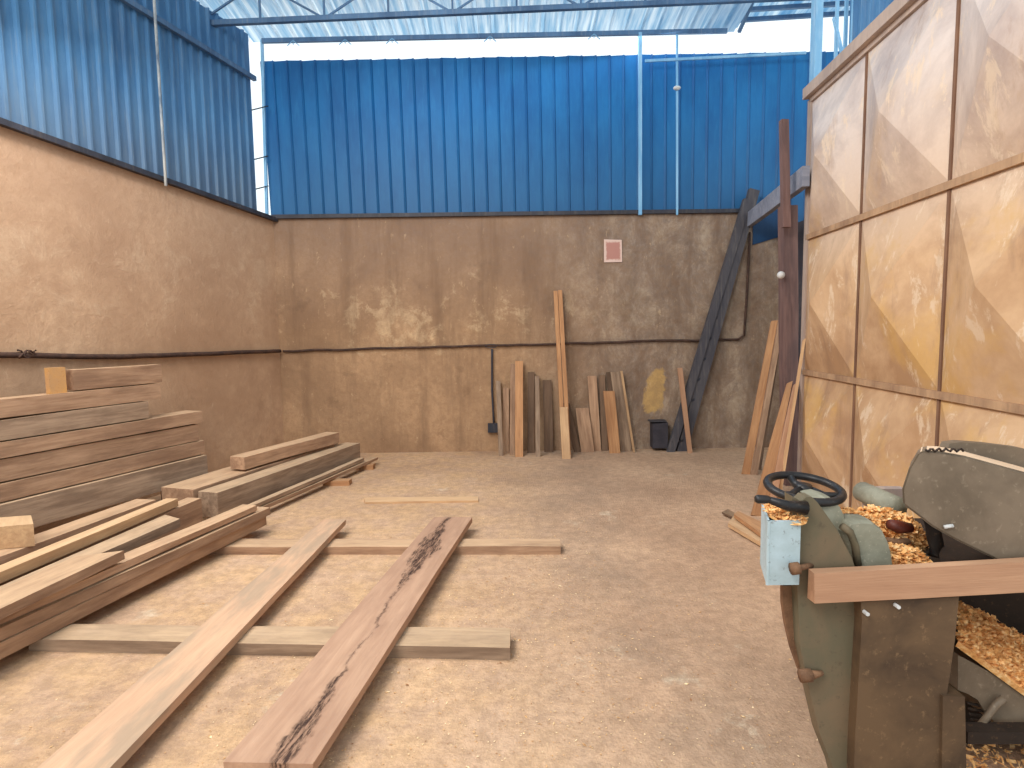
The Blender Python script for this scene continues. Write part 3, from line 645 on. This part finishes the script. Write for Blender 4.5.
# ------------------------------------------------------------------ the planing machine
MY = 1.75
mach = empty('planing_machine', V((Y(880, 768, MY).x, MY+.2, 0)), 'old green-grey woodworking planer with black handwheel and big sloped hood', 'machine')
def part(nm, bm, mat, smooth=False, parent=None):
    o = link(nm, bm, mat, smooth=smooth)
    if parent: o.parent = parent; o.location = -mach.location*0 ; return o
    return rel(o, mach)
def sheet(pts, y, dep, mat, nm, bevel=.003, zcut=None):
    bm = bmesh.new(); P = [Y(px, py, y) for px, py in pts]
    if zcut is not None: P = [V((p.x, p.y, max(p.z, zcut))) for p in P]
    prism(bm, P, (0, dep, 0)); bev(bm, bevel); return part(nm, bm, mat)
# side cover plate (green), a tall curved sheet
sheet([(792, 496), (797, 499), (801, 502), (806, 497), (812, 497), (818, 503), (836, 528), (852, 558), (857, 574), (866, 612), (860, 680), (856, 740), (855, 820), (846, 820), (833, 768), (820, 735), (809, 688), (800, 645), (798, 600), (796, 560), (793, 520)], MY+.02, .05, 'machine_green', 'side_cover')
# front box with the brown door panel, runs to the floor
sheet([(861, 602), (959, 597), (955, 640), (947, 694), (944, 800), (941, 835), (852, 835), (855, 740), (862, 622)], MY-.02, .12, 'machine_brown', 'front_panel', zcut=0.0)
sheet([(943, 696), (965, 697), (966, 835), (940, 835)], MY-.03, .12, 'machine_brown', 'lower_leg', zcut=0.0)
# bolts on the panel
for px, py in ((866, 613), (897, 606)):
    bm = bmesh.new(); p = Y(px, py, MY-.03); bmesh.ops.create_cone(bm, cap_ends=True, segments=6, radius1=.006, radius2=.006, depth=.02, matrix=Matrix.Translation(p) @ Matrix.Rotation(math.pi/2, 4, 'X')); part('bolt', bm, 'grey_plastic')
# rear body keeps the machine on the floor
bm = bmesh.new(); pz = Y(880, 600, MY).z
xa = Y(812, 700, MY).x; xb = 1.95
prism(bm, [(Y(880, 640, MY+.35).x, MY+.3, 0), (xb, MY+.3, 0), (xb, MY+.3, .22), (Y(880, 640, MY+.35).x, MY+.3, .22)], (0, .6, 0)); part('base_frame', bm, 'machine_dark')
bm = bmesh.new(); prism(bm, [(Y(855, 600, MY+.6).x, MY+.32, .22), (Y(950, 600, MY+.32).x, MY+.32, .22), (Y(950, 600, MY+.32).x, MY+.32, pz-.02), (Y(855, 600, MY+.6).x, MY+.32, pz-.02)], (0, .28, 0)); part('body_casting', bm, 'machine_green')
# bed under the heaps
bm = bmesh.new(); prism(bm, [Y(832, 572, MY+.06), Y(1100, 566, MY+.06), Y(1100, 580, MY+.06), Y(832, 586, MY+.06)], (.22, .5, 0)); part('bed', bm, 'machine_dark')
bm = bmesh.new(); prism(bm, [Y(952, 585, MY+.45), Y(1075, 585, MY+.45), Y(1075, 740, MY+.45), Y(952, 740, MY+.45)], (0, .03, 0)); part('void_shade_plate', bm, 'machine_dark')  # dark plate added to paint in the shaded void under the board
# castings: two rounded humps
def hump(pts, y0, dep, mat, nm):
    """a profile seen from the front, swept back with a rounded crown"""
    bm = bmesh.new(); P = [Y(px, py, y0) for px, py in pts]; n = 6; rings = []
    c = sum(P, V((0, 0, 0)))/len(P)
    for i in range(n+1):
        t = i/n; s = 1-.12*(2*t-1)**4; rings.append([bm.verts.new(c+(p-c)*s+V((0, dep*t, 0))) for p in P])
    for a, b in zip(rings, rings[1:]):
        for k in range(len(P)): bm.faces.new((a[k], a[(k+1) % len(P)], b[(k+1) % len(P)], b[k]))
    bm.faces.new(rings[0]); bm.faces.new(rings[-1][::-1]); return part(nm, bm, mat, smooth=False)
hump([(812, 498), (824, 496), (834, 499), (841, 506), (845, 515), (846, 524), (842, 540), (828, 540), (820, 515)], MY+.09, .12, 'machine_casting', 'upper_casting')
hump([(843, 532), (848, 523), (860, 521), (874, 522), (884, 530), (890, 542), (893, 553), (896, 572), (856, 572), (850, 550)], MY+.06, .1, 'machine_casting', 'roller_housing')
bm = bmesh.new(); tube(bm, [Y(842, 526, MY+.05), Y(850, 532, MY+.05), Y(855, 545, MY+.05), Y(858, 566, MY+.05)], .012, 8); part('rib', bm, 'machine_green', True)
# blue-grey box with open top
BX = MY-.012
x0 = Y(768, 521, BX); x1 = Y(801, 521, BX); zb = Y(785, 585, BX).z; ztp = x0.z
bm = bmesh.new(); w = x1.x-x0.x; dp = .17; lx = -.035
F4 = [V((x0.x, BX, 0)), V((x1.x, BX, 0)), V((Y(799, 521, BX+dp).x, BX+dp, 0)), V((Y(761, 521, BX+dp).x, BX+dp, 0))]
cc = sum((V((p.x, p.y, 0)) for p in F4), V((0, 0, 0)))/4; prism(bm, [V((p.x, p.y, zb+.004))+(cc-V((p.x, p.y, 0)))*.14 for p in F4], (0, 0, .01))
for i in range(4):
    a, b = F4[i], F4[(i+1) % 4]; n = V((-(b-a).y, (b-a).x, 0)).normalized()*.006
    prism(bm, [V((a.x, a.y, zb)), V((b.x, b.y, zb)), V((b.x, b.y, ztp)), V((a.x, a.y, ztp))], n)
part('chip_box', bm, 'box_blue')
def shavings(name, pts, mat, n, size, parent=None, base=None, label=None, surf=None, curl=1.0):
    bm = bmesh.new()
    for _ in range(n):
        p = surf(); L = size*random.uniform(.5, 1.5); wd = L*random.uniform(.18, .45); R = Matrix.Rotation(random.uniform(0, 6.28), 3, 'Z') @ Matrix.Rotation(random.gauss(0, .55), 3, 'X') @ Matrix.Rotation(random.gauss(0, .4), 3, 'Y')
        c = random.uniform(.3, 1.6)*curl; m = 3; row = []
        for i in range(m+1):
            t = (i/m-.5); q = V((L*math.sin(t*c)/max(c, .1), 0, L*(.5-.5*math.cos(t*c*1.5))*.8))
            row.append((bm.verts.new(p+R@(q+V((0, -wd/2, 0)))), bm.verts.new(p+R@(q+V((0, wd/2, 0))))))
        for a, b in zip(row, row[1:]): bm.faces.new((a[0], b[0], b[1], a[1]))
    if base: base(bm)
    me = bpy.data.meshes.new(name); bm.to_mesh(me); bm.free(); me.materials.append(MATS[mat]); o = bpy.data.objects.new(name, me); COL.objects.link(o)
    if label: tag(o, label, 'shavings', kind='stuff')
    return o
def mound(cx, cy, rx, ry, z0, hgt, sx=0.0):
    def hf(u, v):
        r2 = u*u+v*v; return z0+hgt*max(0, 1-r2)**.7*(1+.35*noise.noise(V((u*2.3+cx, v*2.3, 1))))+sx*u*rx
    def surf():
        while 1:
            u, v = random.uniform(-1, 1), random.uniform(-1, 1)
            if u*u+v*v < 1: return V((cx+u*rx, cy+v*ry, hf(u, v)+random.uniform(0, .006)))
    def base(bm):
        N = 14; g = {}
        for i in range(N+1):
            for j in range(N+1):
                u = -1+2*i/N; v = -1+2*j/N; r = math.sqrt(u*u+v*v)
                m = max(abs(u), abs(v)); k = (m/r) if r > 0 else 1
                g[i, j] = bm.verts.new((cx+u*k*rx, cy+v*k*ry, hf(u*k*.999, v*k*.999)-.004))
        for i in range(N):
            for j in range(N): bm.faces.new((g[i, j], g[i+1, j], g[i+1, j+1], g[i, j+1]))
    return surf, base
c = (F4[0]+F4[2])/2
s_, b_ = mound(c.x, c.y, w*.55, dp*.55, ztp-.008, .018); shavings('wood_shavings', None, 'wood_shavings', 260, .018, base=b_, surf=s_, label='shavings filling the pale blue open box on the planing machine')
p = Y(888, 548, MY+.28); s_, b_ = mound(p.x+.0, MY+.33, .16, .13, p.z-.01, .125); shavings('wood_shavings', None, 'wood_shavings', 1500, .026, base=b_, surf=s_, label='tall heap of curly orange shavings on the machine below the hood')
p = Y(900, 568, MY+.09); s_, b_ = mound(p.x+.0, MY+.13, .115, .07, p.z, .055); shavings('wood_shavings', None, 'wood_shavings', 650, .023, base=b_, surf=s_, label='small front heap of shavings just above the reddish board')
p = Y(852, 524, MY+.15); s_, b_ = mound(p.x, MY+.2, .1, .07, p.z-.01, .035); shavings('wood_shavings', None, 'wood_shavings', 420, .022, base=b_, surf=s_, label='thin spread of shavings between the grey-green castings')
# dark red knob inside the chips
bm = bmesh.new(); tube(bm, [Y(889, 524, MY+.17), Y(898, 527, MY+.17), Y(911, 528, MY+.17)], [.016, .022, .016], 10); part('red_knob', bm, 'dark_red_wood', True)
bm = bmesh.new(); tube(bm, [Y(886, 540, MY+.16), Y(897, 543, MY+.16), Y(909, 541, MY+.16)], [.01, .013, .01], 10); part('clamp_lug', bm, 'rust', True)
# curved guard
bm = bmesh.new(); tube(bm, [Y(918, 505, MY+.17), Y(927, 514, MY+.16), Y(933, 530, MY+.15), Y(936, 545, MY+.14), Y(933, 556, MY+.13)], [.02, .022, .022, .022, .018], 10); part('curved_guard', bm, 'machine_dark', True)
# handwheel
HWY = MY+.2
hc = Y(804, 488, HWY); rad = 38.5*(HWY+.02)/F
hw = empty('handwheel', (0, 0, 0), None, None); hw.name = 'handwheel'
hw.parent = mach; hw.location = hc-mach.location; hw.rotation_euler = (math.radians(8.5), math.radians(2), 0)
def hwpart(nm, bm, mat='black_iron'):
    o = link(nm, bm, mat, hw, smooth=True); return o
bm = bmesh.new()
N = 40; rings = []
for i in range(N):
    a = 2*math.pi*i/N; ring = []
    for k in range(10):
        b = 2*math.pi*k/10; r = rad-.014+.0145*math.cos(b); ring.append(bm.verts.new((r*math.cos(a), r*math.sin(a), .0135*math.sin(b))))
    rings.append(ring)
for i in range(N):
    r0, r1 = rings[i], rings[(i+1) % N]
    for k in range(10): bm.faces.new((r0[k], r1[k], r1[(k+1) % 10], r0[(k+1) % 10]))
hwpart('rim', bm)
for k in range(3):
    a = math.radians(90+120*k); bm = bmesh.new(); tube(bm, [V((.02*math.cos(a), .02*math.sin(a), -.006)), V((rad*.5*math.cos(a), rad*.5*math.sin(a), -.012)), V(((rad-.01)*math.cos(a), (rad-.01)*math.sin(a), 0))], [.017, .013, .012], 8); hwpart('spoke', bm)
bm = bmesh.new(); tube(bm, [V((0, 0, .012)), V((0, 0, -.03))], .024, 16); tube(bm, [V((0, 0, -.03)), V((0, 0, -.16))], .012, 12); hwpart('hub', bm)
# crank lever with grip
bm = bmesh.new(); q0 = Y(806, 508, MY+.0); q1 = Y(788, 506, MY+.0); q2 = Y(768, 499.5, MY); tube(bm, [q0, q1, q2], [.022, .016, .010], 10); lev = part('crank_lever', bm, 'black_iron', True)
bm = bmesh.new(); g0 = Y(770, 499.5, MY); g1 = Y(755.5, 499, MY); tube(bm, [g0, g0.lerp(g1, .15), g0.lerp(g1, .85), g1], [.009, .012, .013, .010], 10)
gr = link('grip', bm, 'black_iron', lev, smooth=True)
# rusty stub, wooden strap, lower peg
bm = bmesh.new(); tube(bm, [Y(791, 569, MY-.04), Y(799, 568, MY-.04)], .018, 10); tube(bm, [Y(799, 568, MY-.02), Y(812, 565, MY+.03)], .009, 8); part('rusty_stub', bm, 'rust', True)
bm = bmesh.new()
L_ = [(783, 586), (783, 604), (786, 625), (792, 650), (800, 672)]; R_ = [(799, 586), (797, 604), (796, 625), (799, 648), (805, 670)]
lf = [Y(*q, MY+.06) for q in L_]; rf = [Y(*q, MY+.06) for q in R_]
for i in range(4): prism(bm, [lf[i], rf[i], rf[i+1], lf[i+1]], (0, .02, 0))
bmesh.ops.remove_doubles(bm, verts=bm.verts, dist=.0005); part('wooden_strap', bm, 'rust')
bm = bmesh.new(); tube(bm, [Y(800, 676, MY+.0), Y(811, 675, MY)], .02, 8); tube(bm, [Y(811, 675, MY), Y(822, 673, MY+.01)], [.014, .008], 8); part('peg', bm, 'rust', True)
# far roller and its bracket
bm = bmesh.new(); p = Y(887, 499, MY+.75); tube(bm, [p+V((-.035, -.12, 0)), p+V((-.035, .12, 0))], .045, 14); part('roller', bm, 'machine_casting', True)
bm = bmesh.new(); prism(bm, [Y(869, 489, MY+.8), Y(907, 489, MY+.8), Y(907, 520, MY+.8), Y(869, 520, MY+.8)], (0, .05, 0)); part('bracket', bm, 'steel_dust')
# hood: large sloped slab
hy = MY+.03; 
fpts = [(902, 489), (909, 468), (918, 453), (924, 450.5), (938, 451), (965, 456), (1024, 472), (1085, 489), (1085, 606), (1024, 574), (990, 557), (955, 540), (932, 527), (914, 513), (903, 505)]
bm = bmesh.new(); P = [Y(px, py, hy) for px, py in fpts]
fs = prism(bm, P, (.12, .17, -.02))
bmesh.ops.recalc_face_normals(bm, faces=bm.faces)
for f in bm.faces:
    if f.normal.z > .6: f.material_index = 1
bev(bm, .006, 2); part('hood', bm, ['machine_hood', 'dust_top'])
bm = bmesh.new(); a = Y(952, 449.5, hy+.28)
lip = [Y(948, 448, hy+.2), Y(950, 443.5, hy+.2), Y(962, 442, hy+.2), Y(990, 444, hy+.2), (Y(1022, 448, hy+.2)), Y(1060, 462, hy+.2), Y(1060, 480, hy+.2), Y(948, 456, hy+.2)]
prism(bm, lip, (0, .04, 0)); part('hood_lip', bm, 'machine_hood')
bm = bmesh.new(); pts = [Y(926+k*2.2, 450+1.6*math.sin(k*1.9), hy-.004-.003*math.cos(k*2.3)) for k in range(18)]; tube(bm, pts, .0035, 6); part('wire_tie', bm, 'machine_dark', True)
bm = bmesh.new(); p = Y(948, 527, hy-.004); tube(bm, [p+V((-.012, 0, 0)), p+V((.014, 0, .004))], .006, 8); part('weld_bump', bm, 'grey_plastic', True)
# reddish board laid on the machine
FLb = Y(808, 569.5, MY+.02); 
A1 = Y(814, 573, MY-.035); A2 = Y(1040, 561, MY-.03)
zt_ = A1.z; hb = A1.z-Y(815, 603, MY-.035).z
dirb = (A2-A1); n_ = V((-dirb.y, dirb.x, 0)).normalized()
n_ = n_ if n_.y > 0 else -n_
slab('reddish_board', (A1+n_*.035, A1, A1+dirb*1.25, A1+dirb*1.25+n_*.035), hb, 'wood_board', 'reddish sawn board laid across the front of the planing machine', 'board')
# under the hood at right: fan casing, grille, dark beam, chips
cy_ = MY+.12
sheet([(958, 655), (975, 664), (1000, 678), (1040, 706), (1090, 735), (1090, 760), (1040, 742), (1005, 733), (985, 712), (978, 700), (968, 694), (958, 690)], cy_, .22, 'machine_hood', 'fan_casing')
bm = bmesh.new(); tube(bm, [Y(1004, 698, cy_-.02), Y(996, 705, cy_-.02), Y(988, 716, cy_-.02), Y(978, 728, cy_-.02)], [.012, .012, .011, .01], 8); part('casing_arm', bm, 'machine_hood', True)
bm = bmesh.new()
for k in range(5): bar(bm, Y(968+k*1.0, 703+k*5.5, cy_+.01), Y(983, 706+k*5, cy_+.02), .008, .006)
part('grille', bm, 'machine_dark')
bm = bmesh.new(); bar(bm, Y(962, 733, cy_-.05), Y(1090, 733, cy_-.05), .05, .04); part('cross_beam', bm, 'machine_dark')
a = Y(958, 618, cy_+.12)
def surf_s():
    t = random.random(); v = random.random(); q = Y(958+t*110, 640+t*80, cy_-.02).lerp(Y(958+t*110, 600+t*60, cy_+.2), v); return q+V((0, 0, .012*noise.noise(q*14)))
def base_s(bm):
    g = {}
    for i in range(13):
        for j in range(5):
            t = i/12; v = j/4; q = Y(958+t*110, 640+t*80, cy_-.02).lerp(Y(958+t*110, 600+t*60, cy_+.2), v); g[i, j] = bm.verts.new(q+V((0, 0, -.006)))
    for i in range(12):
        for j in range(4): bm.faces.new((g[i, j], g[i+1, j], g[i+1, j+1], g[i, j+1]))
    for i in range(12):     # front skirt down to the casing
        a = g[i, 0].co; b = g[i+1, 0].co; bm.faces.new((g[i, 0], g[i+1, 0], bm.verts.new(b+V((0, .01, -.02))), bm.verts.new(a+V((0, .01, -.02)))))
shavings('wood_shavings', None, 'wood_shavings', 1700, .026, base=base_s, surf=surf_s, label='sloping bank of shavings in the shadow under the hood')
def surf_f():
    q = Z(random.uniform(966, 1080), random.uniform(742, 800), .02); return q+V((0, 0, random.uniform(0, .01)))
shavings('wood_shavings', None, 'wood_shavings', 300, .024, surf=surf_f, label='scattered shavings on the floor beneath the machine')

# ------------------------------------------------------------------ loose chips over the floor
def surf_fl():
    while 1:
        r = random.random()
        if r < .45: x = random.gauss(.35, .55); y = random.uniform(1.6, 5.0)
        elif r < .8: x = random.gauss(-.6, .6); y = random.uniform(1.8, 4.3)
        else: x = random.uniform(-2, 2.2); y = random.uniform(2, 7)
        if x < 2.2: return V((x, y, .003))
def flakes(n):
    bm = bmesh.new()
    for _ in range(n):
        p = surf_fl(); s = random.uniform(.002, .0065)*(2.0 if random.random() < .06 else 1); a = random.uniform(0, 6.28); u = V((math.cos(a), math.sin(a), random.uniform(-.15, .15)))*s; v = V((-math.sin(a), math.cos(a), random.uniform(-.2, .2)))*s*random.uniform(.25, .6)
        bm.faces.new([bm.verts.new(p+u), bm.verts.new(p+v), bm.verts.new(p-u), bm.verts.new(p-v)])
    me = bpy.data.meshes.new('wood_chips'); bm.to_mesh(me); bm.free(); me.materials.append(MATS['floor_chip']); o = bpy.data.objects.new('wood_chips', me); COL.objects.link(o)
    return tag(o, 'small pale wood chips and sawdust scattered over the concrete floor', 'wood chips', kind='stuff')
flakes(5200)

# ------------------------------------------------------------------ light
w = bpy.data.worlds.new('world'); SC.world = w; w.use_nodes = True
bg = w.node_tree.nodes['Background']; bg.inputs[0].default_value = (.86, .95, 1, 1); bg.inputs[1].default_value = 1.3
def area(name, loc, target, size, power, col, sy=None):
    l = bpy.data.lights.new(name, 'AREA'); l.energy = power; l.size = size; l.color = col
    if sy: l.shape = 'RECTANGLE'; l.size_y = sy
    o = bpy.data.objects.new(name, l); COL.objects.link(o); o.location = loc
    o.rotation_euler = (V(target)-V(loc)).to_track_quat('-Z', 'Y').to_euler(); return o
area('doorway_light', (-2.2, -.9, 5.0), (1.0, 4.3, .6), 2.0, 240, (1, .965, .93), 2.0)
area('upper_left_fill', (-2.4, 3.6, 4.5), (.6, 3.9, 0), 1.4, 175, (1, .965, .93), 2.2)  # area lamp added under the roof to brighten tops from upper left
area('clerestory_light', (.8, 7.2, 4.85), (1.2, 5.0, 1.0), 5.0, 22, (.6, .82, 1), .3)
SC.view_settings.view_transform = 'Standard'; SC.view_settings.look = 'None'; SC.view_settings.exposure = 0.0
